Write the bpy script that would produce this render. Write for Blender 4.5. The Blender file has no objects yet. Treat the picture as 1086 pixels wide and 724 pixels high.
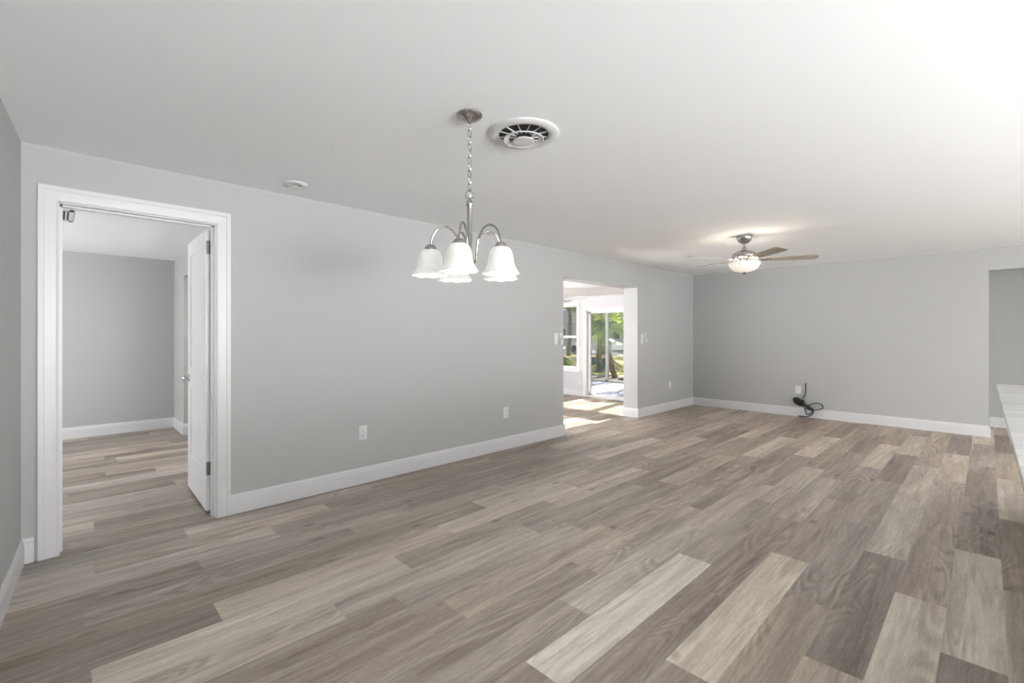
import bpy, bmesh, math, random
from mathutils import Vector, Matrix
random.seed(7)
PI = math.pi
sc = bpy.context.scene
C = sc.collection

# ------------------------------------------------------------------ camera
cam_d = bpy.data.cameras.new('camera')
cam = bpy.data.objects.new('camera', cam_d); C.objects.link(cam)
cam_d.sensor_width = 36; cam_d.lens = 493.5 / 1086 * 36
cam_d.shift_y = -7.5 / 1086
cam_d.clip_start = 0.05; cam_d.clip_end = 300
cam.location = (0, 0, 1.327)
cam.rotation_euler = (PI / 2, 0, math.radians(45.65 - 90))
sc.camera = cam

# ------------------------------------------------------------------ colour management
sc.view_settings.view_transform = 'Standard'
sc.view_settings.look = 'None'
sc.view_settings.gamma = 1
sc.view_settings.use_curve_mapping = False
sc.view_settings.exposure = 0.1
sc.cycles.use_denoising = True
sc.cycles.max_bounces = 10
sc.cycles.diffuse_bounces = 8
sc.cycles.transparent_max_bounces = 24
sc.cycles.sample_clamp_indirect = 6
sc.cycles.caustics_reflective = False

# ------------------------------------------------------------------ sky and sun
w = bpy.data.worlds.new('sky'); sc.world = w; w.use_nodes = True
nt = w.node_tree; nt.nodes.clear()
wo = nt.nodes.new('ShaderNodeOutputWorld'); bg = nt.nodes.new('ShaderNodeBackground')
sky = nt.nodes.new('ShaderNodeTexSky'); sky.sky_type = 'HOSEK_WILKIE'
sky.sun_direction = Vector((1, .15, .577)).normalized(); sky.turbidity = 4
mixc = nt.nodes.new('ShaderNodeMix'); mixc.data_type = 'RGBA'
mixc.inputs['Factor'].default_value = .6
mixc.inputs['B'].default_value = (.82, .9, 1, 1)
nt.links.new(sky.outputs[0], mixc.inputs['A'])
nt.links.new(mixc.outputs['Result'], bg.inputs['Color'])
bg.inputs['Strength'].default_value = 0.9
nt.links.new(bg.outputs[0], wo.inputs[0])

def light(name, kind, loc, energy, color=(1, 1, 1), direction=None, size=None, size_y=None, angle=None, radius=None):
    d = bpy.data.lights.new(name, kind); d.energy = energy; d.color = color
    if kind == 'AREA':
        d.shape = 'RECTANGLE'; d.size = size; d.size_y = size_y
    if angle is not None: d.angle = angle
    if radius is not None: d.shadow_soft_size = radius
    o = bpy.data.objects.new(name, d); C.objects.link(o); o.location = loc
    if direction is not None:
        o.rotation_euler = Vector(direction).to_track_quat('-Z', 'Y').to_euler()
    return o

SUN = Vector((1, .15, .577))
light('sun', 'SUN', (12, 5, 9), 22, (1, .95, .87), -SUN, angle=math.radians(.6))
# unseen area lamps added at the kitchen windows to brighten ceiling, walls and floor
light('kitchen_fill_up', 'AREA', (.8, -4.45, .9), 300, (.975, .987, 1), (0, .95, 1), 2.6, 1.6)
light('kitchen_fill_up', 'AREA', (6.2, -4.45, 1.0), 30, (.975, .987, 1), (0, .95, 1), 2.6, 1.6)
light('kitchen_fill_forward', 'AREA', (1.4, -4.5, 1.35), 225, (.98, .99, 1), (0, 1, -.2), 2.6, 1.9)
light('kitchen_fill_forward', 'AREA', (6.2, -4.5, 1.35), 95, (.98, .99, 1), (0, 1, -.2), 2.6, 1.9)
light('kitchen_end_fill', 'AREA', (8.5, -3.1, 1.35), 45, (.98, .99, 1), (-1, .25, 0), 2.2, 1.6)  # added unseen fill for the left wall; no window stands here
# added unseen fill lamps for bedroom, sunroom and bedroom hall
light('bedroom_fill', 'AREA', (-2.9, 6.4, 1.4), 175, (1, 1, 1), (1, 0, .6), 1.8, 1.4)
light('sunroom_fill', 'AREA', (3.15, 6.4, .95), 400, (.98, .985, 1), (1, 0, 2.2), 3.4, 1.6)
light('bedroom_hall_fill', 'AREA', (2.0, 6.4, 2.3), 18, (1, 1, 1), (0, 0, -1), .5, .5)

# ------------------------------------------------------------------ helpers
def bm_new(): return bmesh.new()

def box(bm, x0, x1, y0, y1, z0, z1):
    x0, x1 = min(x0, x1), max(x0, x1); y0, y1 = min(y0, y1), max(y0, y1); z0, z1 = min(z0, z1), max(z0, z1)
    v = [bm.verts.new(p) for p in ((x0, y0, z0), (x1, y0, z0), (x1, y1, z0), (x0, y1, z0),
                                   (x0, y0, z1), (x1, y0, z1), (x1, y1, z1), (x0, y1, z1))]
    for f in ((0, 3, 2, 1), (4, 5, 6, 7), (0, 1, 5, 4), (1, 2, 6, 5), (2, 3, 7, 6), (3, 0, 4, 7)):
        bm.faces.new([v[i] for i in f])
    return v

def bevel(bm, w, seg=2):
    bmesh.ops.bevel(bm, geom=list(bm.edges), offset=w, segments=seg, affect='EDGES', profile=.6)

def lathe(bm, prof, c=(0, 0, 0), seg=32, wave=None, close=False):
    """prof: list of (r, z). wave(i_prof, angle) -> radius factor."""
    rings = []
    for k, (r, z) in enumerate(prof):
        if r < 1e-5:
            rings.append([bm.verts.new((c[0], c[1], c[2] + z))])
        else:
            ring = []
            for i in range(seg):
                a = 2 * PI * i / seg
                rr, zz = r, z
                if wave: rr, zz = wave(k, a, r, z)
                ring.append(bm.verts.new((c[0] + rr * math.cos(a), c[1] + rr * math.sin(a), c[2] + zz)))
            rings.append(ring)
    pairs = list(zip(rings, rings[1:]))
    if close: pairs.append((rings[-1], rings[0]))
    for a, b in pairs:
        if len(a) == 1 and len(b) == 1: continue
        for i in range(seg):
            j = (i + 1) % seg
            if len(a) == 1: bm.faces.new((a[0], b[j], b[i]))
            elif len(b) == 1: bm.faces.new((a[i], a[j], b[0]))
            else: bm.faces.new((a[i], a[j], b[j], b[i]))

def tube(bm, pts, r, seg=8, closed=False, cap=True):
    pts = [Vector(p) for p in pts]; n = len(pts)
    rad = r if isinstance(r, (list, tuple)) else [r] * n
    rings = []; up = None
    for i, p in enumerate(pts):
        if closed: t = (pts[(i + 1) % n] - pts[i - 1])
        else: t = pts[min(i + 1, n - 1)] - pts[max(i - 1, 0)]
        t = t.normalized() if t.length > 1e-9 else Vector((0, 0, 1))
        if up is None:
            up = Vector((0, 0, 1)) if abs(t.z) < .9 else Vector((1, 0, 0))
        s = t.cross(up)
        if s.length < 1e-6: s = t.cross(Vector((0, 1, 0)))
        s.normalize(); up = s.cross(t).normalized()
        rings.append([bm.verts.new(p + (s * math.cos(2 * PI * k / seg) + up * math.sin(2 * PI * k / seg)) * rad[i]) for k in range(seg)])
    pr = list(zip(rings, rings[1:]))
    if closed: pr.append((rings[-1], rings[0]))
    for a, b in pr:
        for k in range(seg):
            l = (k + 1) % seg
            bm.faces.new((a[k], a[l], b[l], b[k]))
    if cap and not closed:
        bm.faces.new(list(reversed(rings[0]))); bm.faces.new(rings[-1])

def spline(pts, n=8):
    P = [Vector(p) for p in pts]; out = []
    for i in range(len(P) - 1):
        p0 = P[max(i - 1, 0)]; p1 = P[i]; p2 = P[i + 1]; p3 = P[min(i + 2, len(P) - 1)]
        for k in range(n):
            t = k / n
            out.append(.5 * ((2 * p1) + (p2 - p0) * t + (2 * p0 - 5 * p1 + 4 * p2 - p3) * t * t + (3 * p1 - p0 - 3 * p2 + p3) * t ** 3))
    out.append(P[-1]); return out

def obj(name, bm, mat, parent=None, smooth=None, fix=True):
    if fix: bmesh.ops.recalc_face_normals(bm, faces=bm.faces)
    if parent is not None:
        bmesh.ops.translate(bm, verts=bm.verts, vec=-Vector(world_loc(parent)))
    me = bpy.data.meshes.new(name); bm.to_mesh(me); bm.free()
    me.materials.append(mat)
    o = bpy.data.objects.new(name, me); C.objects.link(o)
    if smooth is not None:
        me.polygons.foreach_set('use_smooth', [True] * len(me.polygons))
        me.set_sharp_from_angle(angle=math.radians(smooth))
    if parent is not None: o.parent = parent
    return o

def world_loc(o):
    v = Vector(o.location)
    while o.parent is not None:
        o = o.parent; v = v + Vector(o.location)
    return v

def thing(name, loc, label, cat, group=None):
    o = bpy.data.objects.new(name, None); C.objects.link(o); o.location = loc
    o.empty_display_size = .1
    o['label'] = label; o['category'] = cat
    if group: o['group'] = group
    return o

def tag(o, label, cat, group=None, kind=None):
    o['label'] = label; o['category'] = cat
    if group: o['group'] = group
    if kind: o['kind'] = kind
    return o

def struct(name, bm, mat, label=None, cat=None, **k):
    o = obj(name, bm, mat, **k); o['kind'] = 'structure'
    if label: o['label'] = label; o['category'] = cat
    return o

def struct_root(name, loc, label, cat):
    o = thing(name, loc, label, cat); o['kind'] = 'structure'; return o

# ------------------------------------------------------------------ materials
def pm(name, col, rough=.5, metal=0, spec=.5, emit=None, es=0, bump=None, var=None, trans=0):
    m = bpy.data.materials.new(name); m.use_nodes = True
    n = m.node_tree.nodes; l = m.node_tree.links; b = n['Principled BSDF']
    b.inputs['Base Color'].default_value = (*col, 1)
    b.inputs['Roughness'].default_value = rough; b.inputs['Metallic'].default_value = metal
    b.inputs['Specular IOR Level'].default_value = spec
    if emit: b.inputs['Emission Color'].default_value = (*emit, 1); b.inputs['Emission Strength'].default_value = es
    tc = n.new('ShaderNodeTexCoord')
    if var:
        nz = n.new('ShaderNodeTexNoise'); nz.inputs['Scale'].default_value = var[0]; nz.inputs['Detail'].default_value = 5
        mx = n.new('ShaderNodeMix'); mx.data_type = 'RGBA'
        mx.inputs['A'].default_value = (*[c * (1 - var[1]) for c in col], 1)
        mx.inputs['B'].default_value = (*[min(1, c * (1 + var[1])) for c in col], 1)
        l.new(tc.outputs['Object'], nz.inputs['Vector']); l.new(nz.outputs['Fac'], mx.inputs['Factor'])
        l.new(mx.outputs['Result'], b.inputs['Base Color'])
    if bump:
        nz = n.new('ShaderNodeTexNoise'); nz.inputs['Scale'].default_value = bump[0]; nz.inputs['Detail'].default_value = 4
        bp = n.new('ShaderNodeBump'); bp.inputs['Strength'].default_value = bump[1]; bp.inputs['Distance'].default_value = bump[2]
        l.new(tc.outputs['Object'], nz.inputs['Vector']); l.new(nz.outputs['Fac'], bp.inputs['Height'])
        l.new(bp.outputs['Normal'], b.inputs['Normal'])
    return m

M_wall = pm('grey_wall_paint', (.435, .435, .43), .75, spec=.25, bump=(90, .12, .002), var=(1.2, .012))
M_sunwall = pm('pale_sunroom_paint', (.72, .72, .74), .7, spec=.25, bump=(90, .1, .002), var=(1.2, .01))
M_ceil = pm('white_ceiling_paint', (.865, .877, .89), .9, spec=.15, bump=(60, .15, .003), var=(.8, .01))
M_trim = pm('white_trim_paint', (.635, .635, .645), .35, spec=.45, var=(3, .01))
M_door = pm('white_door_paint', (.70, .705, .72), .3, spec=.5, bump=(40, .05, .001), var=(3, .01))
M_vinyl = pm('white_vinyl_frame', (.84, .84, .84), .4, var=(5, .01))
M_plate = pm('white_plastic_plate', (.68, .68, .68), .3, var=(20, .01))
M_dark = pm('dark_slot', (.015, .015, .015), .6, var=(20, .1))
M_nickel = pm('brushed_nickel', (.46, .445, .43), .2, metal=1, var=(60, .08), bump=(200, .05, .0005))
M_bronze = pm('dark_hinge_metal', (.16, .155, .14), .4, metal=.8, var=(40, .15))
M_black = pm('black_cable_rubber', (.02, .02, .02), .45, var=(30, .2))
M_blade = pm('taupe_fan_blade', (.40, .35, .30), .5, var=(14, .12))
M_cabinet = pm('white_cabinet_paint', (.75, .75, .75), .4, var=(3, .01))
M_patio = None

def glass(name, tint=(.97, .98, .98), refl=1.0):
    m = bpy.data.materials.new(name); m.use_nodes = True
    n = m.node_tree.nodes; l = m.node_tree.links; n.clear()
    o = n.new('ShaderNodeOutputMaterial'); t = n.new('ShaderNodeBsdfTransparent'); t.inputs[0].default_value = (*tint, 1)
    g = n.new('ShaderNodeBsdfGlossy'); g.inputs['Roughness'].default_value = .02
    f = n.new('ShaderNodeFresnel'); f.inputs['IOR'].default_value = 1.45
    mx = n.new('ShaderNodeMixShader')
    l.new(f.outputs[0], mx.inputs[0]); l.new(t.outputs[0], mx.inputs[1]); l.new(g.outputs[0], mx.inputs[2]); l.new(mx.outputs[0], o.inputs[0])
    return m
M_glass = glass('window_glass')

def shade_mat(name, col, es, streak=0.0):
    m = bpy.data.materials.new(name); m.use_nodes = True
    n = m.node_tree.nodes; l = m.node_tree.links; b = n['Principled BSDF']
    b.inputs['Base Color'].default_value = (.48, .48, .47, 1); b.inputs['Roughness'].default_value = .35
    b.inputs['Transmission Weight'].default_value = 0
    tc = n.new('ShaderNodeTexCoord'); nz = n.new('ShaderNodeTexNoise'); nz.inputs['Scale'].default_value = 9
    nz.inputs['Distortion'].default_value = 1.5
    mr = n.new('ShaderNodeMapRange'); mr.inputs['From Min'].default_value = .3; mr.inputs['From Max'].default_value = .7
    mr.inputs['To Min'].default_value = es * (1 - streak); mr.inputs['To Max'].default_value = es * (1 + streak)
    l.new(tc.outputs['Object'], nz.inputs['Vector']); l.new(nz.outputs['Fac'], mr.inputs['Value'])
    b.inputs['Emission Color'].default_value = (*col, 1)
    l.new(mr.outputs[0], b.inputs['Emission Strength'])
    return m
M_shade = shade_mat('frosted_alabaster_glass', (1, .99, .96), .36, .12)
M_bowl = shade_mat('lit_frosted_bowl', (1, .90, .74), .6, .05)

# --- wood plank floor
def floor_mat():
    m = bpy.data.materials.new('oak_look_planks'); m.use_nodes = True
    n = m.node_tree.nodes; l = m.node_tree.links; b = n['Principled BSDF']
    def N(t, **k):
        x = n.new(t)
        for a, v in k.items(): setattr(x, a, v)
        return x
    def math_(op, a, c):
        x = N('ShaderNodeMath', operation=op)
        for i, v in enumerate((a, c)):
            if isinstance(v, (int, float)): x.inputs[i].default_value = v
            else: l.new(v, x.inputs[i])
        return x.outputs[0]
    at = N('ShaderNodeAttribute', attribute_name='plank'); sep = N('ShaderNodeSeparateColor'); l.new(at.outputs['Color'], sep.inputs[0])
    tone, rnd, warm = sep.outputs[0], sep.outputs[1], sep.outputs[2]
    tc = N('ShaderNodeTexCoord')
    off = N('ShaderNodeCombineXYZ'); l.new(math_('MULTIPLY', rnd, 53), off.inputs[0]); l.new(math_('MULTIPLY', rnd, 17), off.inputs[1]); l.new(math_('MULTIPLY', rnd, 91), off.inputs[2])
    add = N('ShaderNodeVectorMath', operation='ADD'); l.new(tc.outputs['Object'], add.inputs[0]); l.new(off.outputs[0], add.inputs[1])
    def noise(sx, sy, detail=4, dist=0, rough=.5):
        mp = N('ShaderNodeMapping'); mp.inputs['Scale'].default_value = (sx, sy, 1); l.new(add.outputs[0], mp.inputs['Vector'])
        z = N('ShaderNodeTexNoise'); z.inputs['Scale'].default_value = 1; z.inputs['Detail'].default_value = detail; z.inputs['Distortion'].default_value = dist
        z.inputs['Roughness'].default_value = rough
        l.new(mp.outputs[0], z.inputs['Vector']); return z.outputs['Fac']
    A = noise(.8, 7.5, 3, .5)
    B = noise(5, 90, 4, .3, .6)
    D = noise(26, 190, 2, 0, .6)
    E_ = noise(1.3, 19, 3, .9, .6)
    # cathedral figure: contour lines of a stretched noise
    cth = noise(.8, 5.0, 1, .5)
    rg = math_('SINE', math_('MULTIPLY', cth, 95), 0)
    mask = N('ShaderNodeMapRange'); l.new(noise(1.1, 6, 1), mask.inputs['Value']); mask.inputs['From Min'].default_value = .48; mask.inputs['From Max'].default_value = .66
    figure = math_('MULTIPLY', math_('MULTIPLY', rg, mask.outputs[0]), .09)
    # knots
    mp = N('ShaderNodeMapping'); mp.inputs['Scale'].default_value = (1.9, 4.6, 1); l.new(add.outputs[0], mp.inputs['Vector'])
    vo = N('ShaderNodeTexVoronoi'); vo.inputs['Scale'].default_value = 1; l.new(mp.outputs[0], vo.inputs['Vector'])
    kn = N('ShaderNodeMapRange'); l.new(vo.outputs['Distance'], kn.inputs['Value']); kn.inputs['From Min'].default_value = .02; kn.inputs['From Max'].default_value = .12
    kn.inputs['To Min'].default_value = .30; kn.inputs['To Max'].default_value = 0
    t = math_('ADD', math_('MULTIPLY', tone, .84), .15)
    for src, k in ((A, .50), (E_, .52), (B, .36), (D, .30)):
        t = math_('ADD', t, math_('MULTIPLY', math_('SUBTRACT', src, .5), k))
    t = math_('ADD', t, figure); t = math_('SUBTRACT', t, kn.outputs[0])
    cr = N('ShaderNodeValToRGB'); l.new(t, cr.inputs[0])
    e = cr.color_ramp.elements
    e[0].position = 0; e[0].color = (.085, .068, .058, 1); e[1].position = 1; e[1].color = (.82, .79, .72, 1)
    for p, c in ((.25, (.205, .174, .150, 1)), (.5, (.36, .32, .282, 1)), (.75, (.57, .525, .46, 1))):
        x = cr.color_ramp.elements.new(p); x.color = c
    wm = N('ShaderNodeMix', data_type='RGBA', blend_type='MULTIPLY'); l.new(warm, wm.inputs['Factor']); l.new(cr.outputs[0], wm.inputs['A'])
    wm.inputs['B'].default_value = (1.0, .885, .75, 1)
    l.new(wm.outputs['Result'], b.inputs['Base Color'])
    ro = N('ShaderNodeMapRange'); l.new(B, ro.inputs['Value']); ro.inputs['To Min'].default_value = .36; ro.inputs['To Max'].default_value = .5
    l.new(ro.outputs[0], b.inputs['Roughness']); b.inputs['Specular IOR Level'].default_value = .5
    bp = N('ShaderNodeBump'); bp.inputs['Strength'].default_value = .25; bp.inputs['Distance'].default_value = .001
    l.new(B, bp.inputs['Height']); l.new(bp.outputs[0], b.inputs['Normal'])
    return m
M_floor = floor_mat()

# plank layout: rows along X, 0.195 wide, 1.34 long; tones read from the photograph
PW, PL, Y0 = .195, 1.34, -.055
JOINT = {-1: 3.52, 0: 2.641, 1: 3.09, 2: 3.55, 3: 2.676, 4: 3.117, 5: 3.75, 6: 2.70, 7: 4.48, 8: 2.15, 9: 5.39, 10: 3.9, 11: 2.31,
         12: 2.776, 13: 3.23, 14: 2.35, 15: 4.11, 16: .589, 17: 1.05, 18: .148, 19: .615, 22: .183}
TONE = {(-1, 3.5): .42, (-1, 4.9): .66, (-1, 2.2): .62, (-1, 6.2): .5, (-1, .8): .4,
        (0, 2.0): .30, (0, 3.3): .76, (0, 4.6): .33, (0, 6.0): .36, (0, 7.3): .5, (0, 8.4): .7, (0, .6): .5,
        (1, 2.4): .72, (1, 3.8): .52, (1, 5.1): .5, (1, 6.4): .70, (1, 7.6): .33, (1, 1.0): .5,
        (2, 1.5): .55, (2, 2.9): .27, (2, 4.2): .70, (2, 5.5): .64, (2, 6.9): .48, (2, 8.2): .5,
        (3, .5): .42, (3, 2.0): .50, (3, 3.3): .38, (3, 4.6): .46, (3, 6.0): .28, (3, 7.3): .6,
        (4, 1.0): .42, (4, 2.4): .80, (4, 3.8): .48, (4, 5.1): .40, (4, 6.4): .7, (4, 7.7): .45,
        (5, 1.7): .36, (5, 3.1): .40, (5, 4.4): .52, (5, 5.7): .4,
        (6, .7): .48, (6, 2.0): .82, (6, 3.4): .45, (6, 4.7): .60, (6, 6.0): .42,
        (7, 1.1): .46, (7, 2.4): .60, (7, 3.8): .62, (7, 5.1): .42, (7, 6.4): .72,
        (8, 1.4): .44, (8, 2.8): .5, (8, 4.1): .42, (9, .7): .42, (9, 2.0): .55, (9, 4.7): .42, (9, 6.0): .70,
        (10, 1.9): .45, (10, 3.3): .36, (11, .3): .54, (11, 1.6): .5, (11, 2.9): .4, (11, 1.3): .5,
        (12, -.6): .30, (12, .7): .68, (12, 2.0): .42, (12, 3.4): .62,
        (13, -.1): .24, (13, 1.2): .60, (13, 2.5): .66, (13, 3.9): .40, (13, 5.2): .60,
        (14, 1.7): .34, (14, 3.0): .56, (14, .3): .28, (15, .8): .36, (15, 3.4): .36, (15, 4.7): .62,
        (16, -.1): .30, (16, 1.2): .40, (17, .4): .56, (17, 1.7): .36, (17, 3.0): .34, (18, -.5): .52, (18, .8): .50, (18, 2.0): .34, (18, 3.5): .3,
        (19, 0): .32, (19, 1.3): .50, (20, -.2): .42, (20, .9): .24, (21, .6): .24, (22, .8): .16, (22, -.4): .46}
def planks(name, regions, z, tones=True):
    bm = bmesh.new()
    vals = []
    rr = random.Random(3)
    for (x0, x1, y0, y1) in regions:
        r0 = math.floor((y0 - Y0) / PW); r1 = math.floor((y1 - Y0) / PW)
        for r in range(r0, r1 + 1):
            ya, yb = max(y0, Y0 + r * PW), min(y1, Y0 + (r + 1) * PW)
            if yb - ya < 1e-4: continue
            rj = random.Random(r * 7 + 11)
            j = JOINT.get(r) if tones else None
            if j is None: j = rj.uniform(0, PL)
            k0 = math.floor((x0 - j) / PL)
            for k in range(k0, k0 + 20):
                xa, xb = max(x0, j + k * PL), min(x1, j + (k + 1) * PL)
                if xb - xa < 1e-4: continue
                rp = random.Random(r * 1000 + k * 17 + 5)
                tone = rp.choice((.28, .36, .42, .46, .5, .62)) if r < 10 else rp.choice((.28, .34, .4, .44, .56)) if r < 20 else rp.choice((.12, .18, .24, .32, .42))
                if tones:
                    for (tr, tx), tv in TONE.items():
                        if tr == r and j + k * PL <= tx < j + (k + 1) * PL: tone = tv
                warm = min(1, max(0, rp.uniform(0, .45) + max(0, (xa - 2.5)) * .09))
                v = [bm.verts.new(p) for p in ((xa, ya, z), (xb, ya, z), (xb, yb, z), (xa, yb, z))]
                bm.faces.new(v); vals.append((tone, rp.random(), warm, 1))
    me = bpy.data.meshes.new(name); bm.to_mesh(me); bm.free()
    a = me.attributes.new('plank', 'FLOAT_COLOR', 'FACE')
    for i, v in enumerate(vals): a.data[i].color = v
    me.materials.append(M_floor)
    o = bpy.data.objects.new(name, me); C.objects.link(o); o['kind'] = 'structure'
    return o

# ------------------------------------------------------------------ room shell
H = 2.44; YW = 3.905; XF = 8.615; WT = .255
planks('floor', [(-1.2, 9.62, -4.6, YW + WT), (-3.0, 2.5, YW + WT, 8.25)], 0)
ZS = -.12
planks('floor_sunroom', [(3.0, 8.85, YW + WT, 9.1)], ZS, tones=False)
# ceiling slabs
bm = bm_new(); box(bm, -1.2, 9.9, -4.8, YW + .13, H, H + .25)
struct('ceiling', bm, M_ceil)
bm = bm_new(); box(bm, -3.2, 2.6, YW + .13, 8.5, 2.385, 2.69)
struct('ceiling_bedroom', bm, M_ceil)
bm = bm_new(); box(bm, 2.6, 9.1, YW + .13, 9.4, 2.2, 2.69)
struct('ceiling_sunroom', bm, pm('bright_white_ceiling_paint', (.93, .93, .94), .85, spec=.15, var=(.8, .005)))

# long wall with bedroom doorway and wide cased opening
DX0, DX1, DZ = -.005, .835, 2.135      # rough doorway
OX0, OX1, OZ = 4.758, 6.62, 2.08
BW = .13                               # wall thickness beside the bedroom
bm = bm_new()
box(bm, -.6, DX0, YW, YW + BW, 0, H); box(bm, DX0, DX1, YW, YW + BW, DZ, H); box(bm, DX1, 2.6, YW, YW + BW, 0, H)
box(bm, 2.6, OX0, YW, YW + WT, ZS, H); box(bm, OX0, OX1, YW, YW + WT, OZ, H); box(bm, OX1, 9.0, YW, YW + WT, ZS, H)
struct('wall_long', bm, M_wall)
# left wall, slightly out of square
bm = bm_new()
sl = .062
v = [bm.verts.new(p) for p in ((-.150, YW, 0), (-.150 - sl * 9, YW - 9, 0), (-.35 - sl * 9, YW - 9, 0), (-.35, YW, 0),
                               (-.150, YW, H), (-.150 - sl * 9, YW - 9, H), (-.35 - sl * 9, YW - 9, H), (-.35, YW, H))]
for f in ((0, 1, 2, 3), (4, 7, 6, 5), (0, 4, 5, 1), (1, 5, 6, 2), (2, 6, 7, 3), (3, 7, 4, 0)): bm.faces.new([v[i] for i in f])
struct('wall_left', bm, M_wall)
# far wall and its dropped header over the hall
bm = bm_new()
box(bm, XF, XF + .385, -.008, YW, 0, H); box(bm, XF + .385, 9.75, -.008, .12, 0, H)
box(bm, XF, XF + .12, -1.6, -.008, 2.157, H)
box(bm, XF, XF + .12, -4.6, -1.6, 0, H)
struct('wall_far', bm, M_wall)
bm = bm_new(); box(bm, 9.6, 9.75, -4.6, -.008, 0, H); struct('wall_hall', bm, M_wall)
# kitchen wall behind the camera with two window openings
bm = bm_new()
yk0, yk1 = -4.75, -4.6
for (a, b) in ((-1.2, .1), (2.7, 4.9), (7.5, 9.75)): box(bm, a, b, yk0, yk1, 0, H)
for (a, b) in ((.1, 2.7), (4.9, 7.5)): box(bm, a, b, yk0, yk1, 0, .4); box(bm, a, b, yk0, yk1, 2.3, H)
struct('wall_kitchen', bm, M_wall)

# bedroom walls
bm = bm_new(); box(bm, -3.0, 1.20, 8.165, 8.3, 0, 2.385); struct('wall_bedroom_back', bm, M_wall)
bm = bm_new(); box(bm, -3.15, -3.0, YW + BW, 8.3, 0, 2.385); struct('wall_bedroom_left', bm, M_wall)
bm = bm_new()
box(bm, 1.20, 1.30, 7.46, 8.3, 0, 2.385)            # pier by the back corner
box(bm, 1.20, 1.30, 5.6, 7.46, 2.10, 2.385)         # header over the hall opening
box(bm, 1.20, 1.30, YW + BW, 5.6, 0, 2.385)
struct('wall_bedroom_right', bm, M_wall)
bm = bm_new(); box(bm, 1.30, 2.6, 7.46, 8.3, 0, 2.385); box(bm, 2.5, 2.6, YW + BW, 7.46, 0, 2.385); struct('wall_bedroom_hall', bm, M_wall)

# sunroom walls: end wall (x = 8.8) with window and sliding door
XS = 8.8
WY0, WY1, WZ0, WZ1 = 6.80, 8.30, .50, 2.03         # window rough opening
SY0, SY1, SZ1 = 4.45, 6.56, 1.885                    # sliding door rough opening
bm = bm_new()
box(bm, XS, XS + .16, YW + WT, SY0, ZS, 2.2)
box(bm, XS, XS + .16, SY0, SY1, SZ1, 2.2)
box(bm, XS, XS + .16, SY1, WY0, .45, 2.2)
box(bm, XS, XS + .16, WY0, WY1, WZ1, 2.2)
box(bm, XS, XS + .16, WY1, 9.3, .45, 2.2)
box(bm, XS, XS + .16, WY0, WY1, .45, WZ0)
struct('wall_sunroom_end', bm, M_sunwall)
bm = bm_new(); box(bm, XS, XS + .16, SY1, 9.3, ZS - .2, .45); struct('wall_sunroom_end_lower', bm, pm('light_grey_sunroom_paint', (.58, .58, .60), .7, spec=.25, var=(1.2, .01)))
bm = bm_new(); box(bm, 2.8, 9.0, 9.1, 9.3, ZS, 2.2); struct('wall_sunroom_left', bm, M_sunwall)
bm = bm_new(); box(bm, 2.6, 3.0, YW + WT, 9.3, ZS, 2.2); struct('wall_sunroom_near', bm, M_sunwall)

bm = bm_new()          # white lining of the wide opening
box(bm, OX0, OX0 + .004, YW - .0005, YW + WT, 0, OZ); box(bm, OX1 - .004, OX1, YW - .0005, YW + WT, 0, OZ); box(bm, OX0, OX1, YW - .0005, YW + WT, OZ - .004, OZ)
struct('trim_4', bm, M_wall)

# ------------------------------------------------------------------ baseboards
def baseboard(name, runs, z=0, hgt=.143):
    """runs: list of (p0, p1); the room lies to the LEFT of p0->p1"""
    bm = bm_new()
    for p0, p1 in runs:
        a, b = Vector((*p0, z)), Vector((*p1, z)); d = (b - a).normalized(); n = Vector((-d.y, d.x, 0))
        prof = [(0, 0), (.0155, 0), (.0155, hgt - .035), (.0125, hgt - .030), (.0125, hgt - .018), (.008, hgt - .010), (.006, hgt), (0, hgt)]
        R = []
        for q in (a, b): R.append([bm.verts.new(q + n * u + Vector((0, 0, h))) for u, h in prof])
        m = len(prof)
        for i in range(m): bm.faces.new((R[0][i], R[1][i], R[1][(i + 1) % m], R[0][(i + 1) % m]))
        bm.faces.new(R[0]); bm.faces.new(list(reversed(R[1])))
    return struct(name, bm, M_trim)
baseboard('baseboard_long', [((4.758, YW), (.912, YW)), ((XF, YW), (OX1, YW)), ((-.098, YW), (-.150, YW)),
                             ((OX1 - .004, YW - .0155), (OX1 - .004, YW + WT)), ((OX0 + .004, YW + WT), (OX0 + .004, YW - .0155))])
baseboard('baseboard_left', [((-.150, YW), (-.150 - sl * 9, YW - 9))])
baseboard('baseboard_far', [((XF, -.008), (XF, YW)), ((9.6, -.008), (XF - .0155, -.008))])
baseboard('baseboard_hall', [((9.6, -4.6), (9.6, -.008))])
baseboard('baseboard_bedroom', [((1.20, 8.165), (-3.0, 8.165)), ((1.20, 7.46), (1.20, 8.165)), ((2.5, 7.46), (1.1845, 7.46))])
baseboard('baseboard_sunroom', [((XS, SY1 + .07), (XS, 9.1))], z=ZS)

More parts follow.
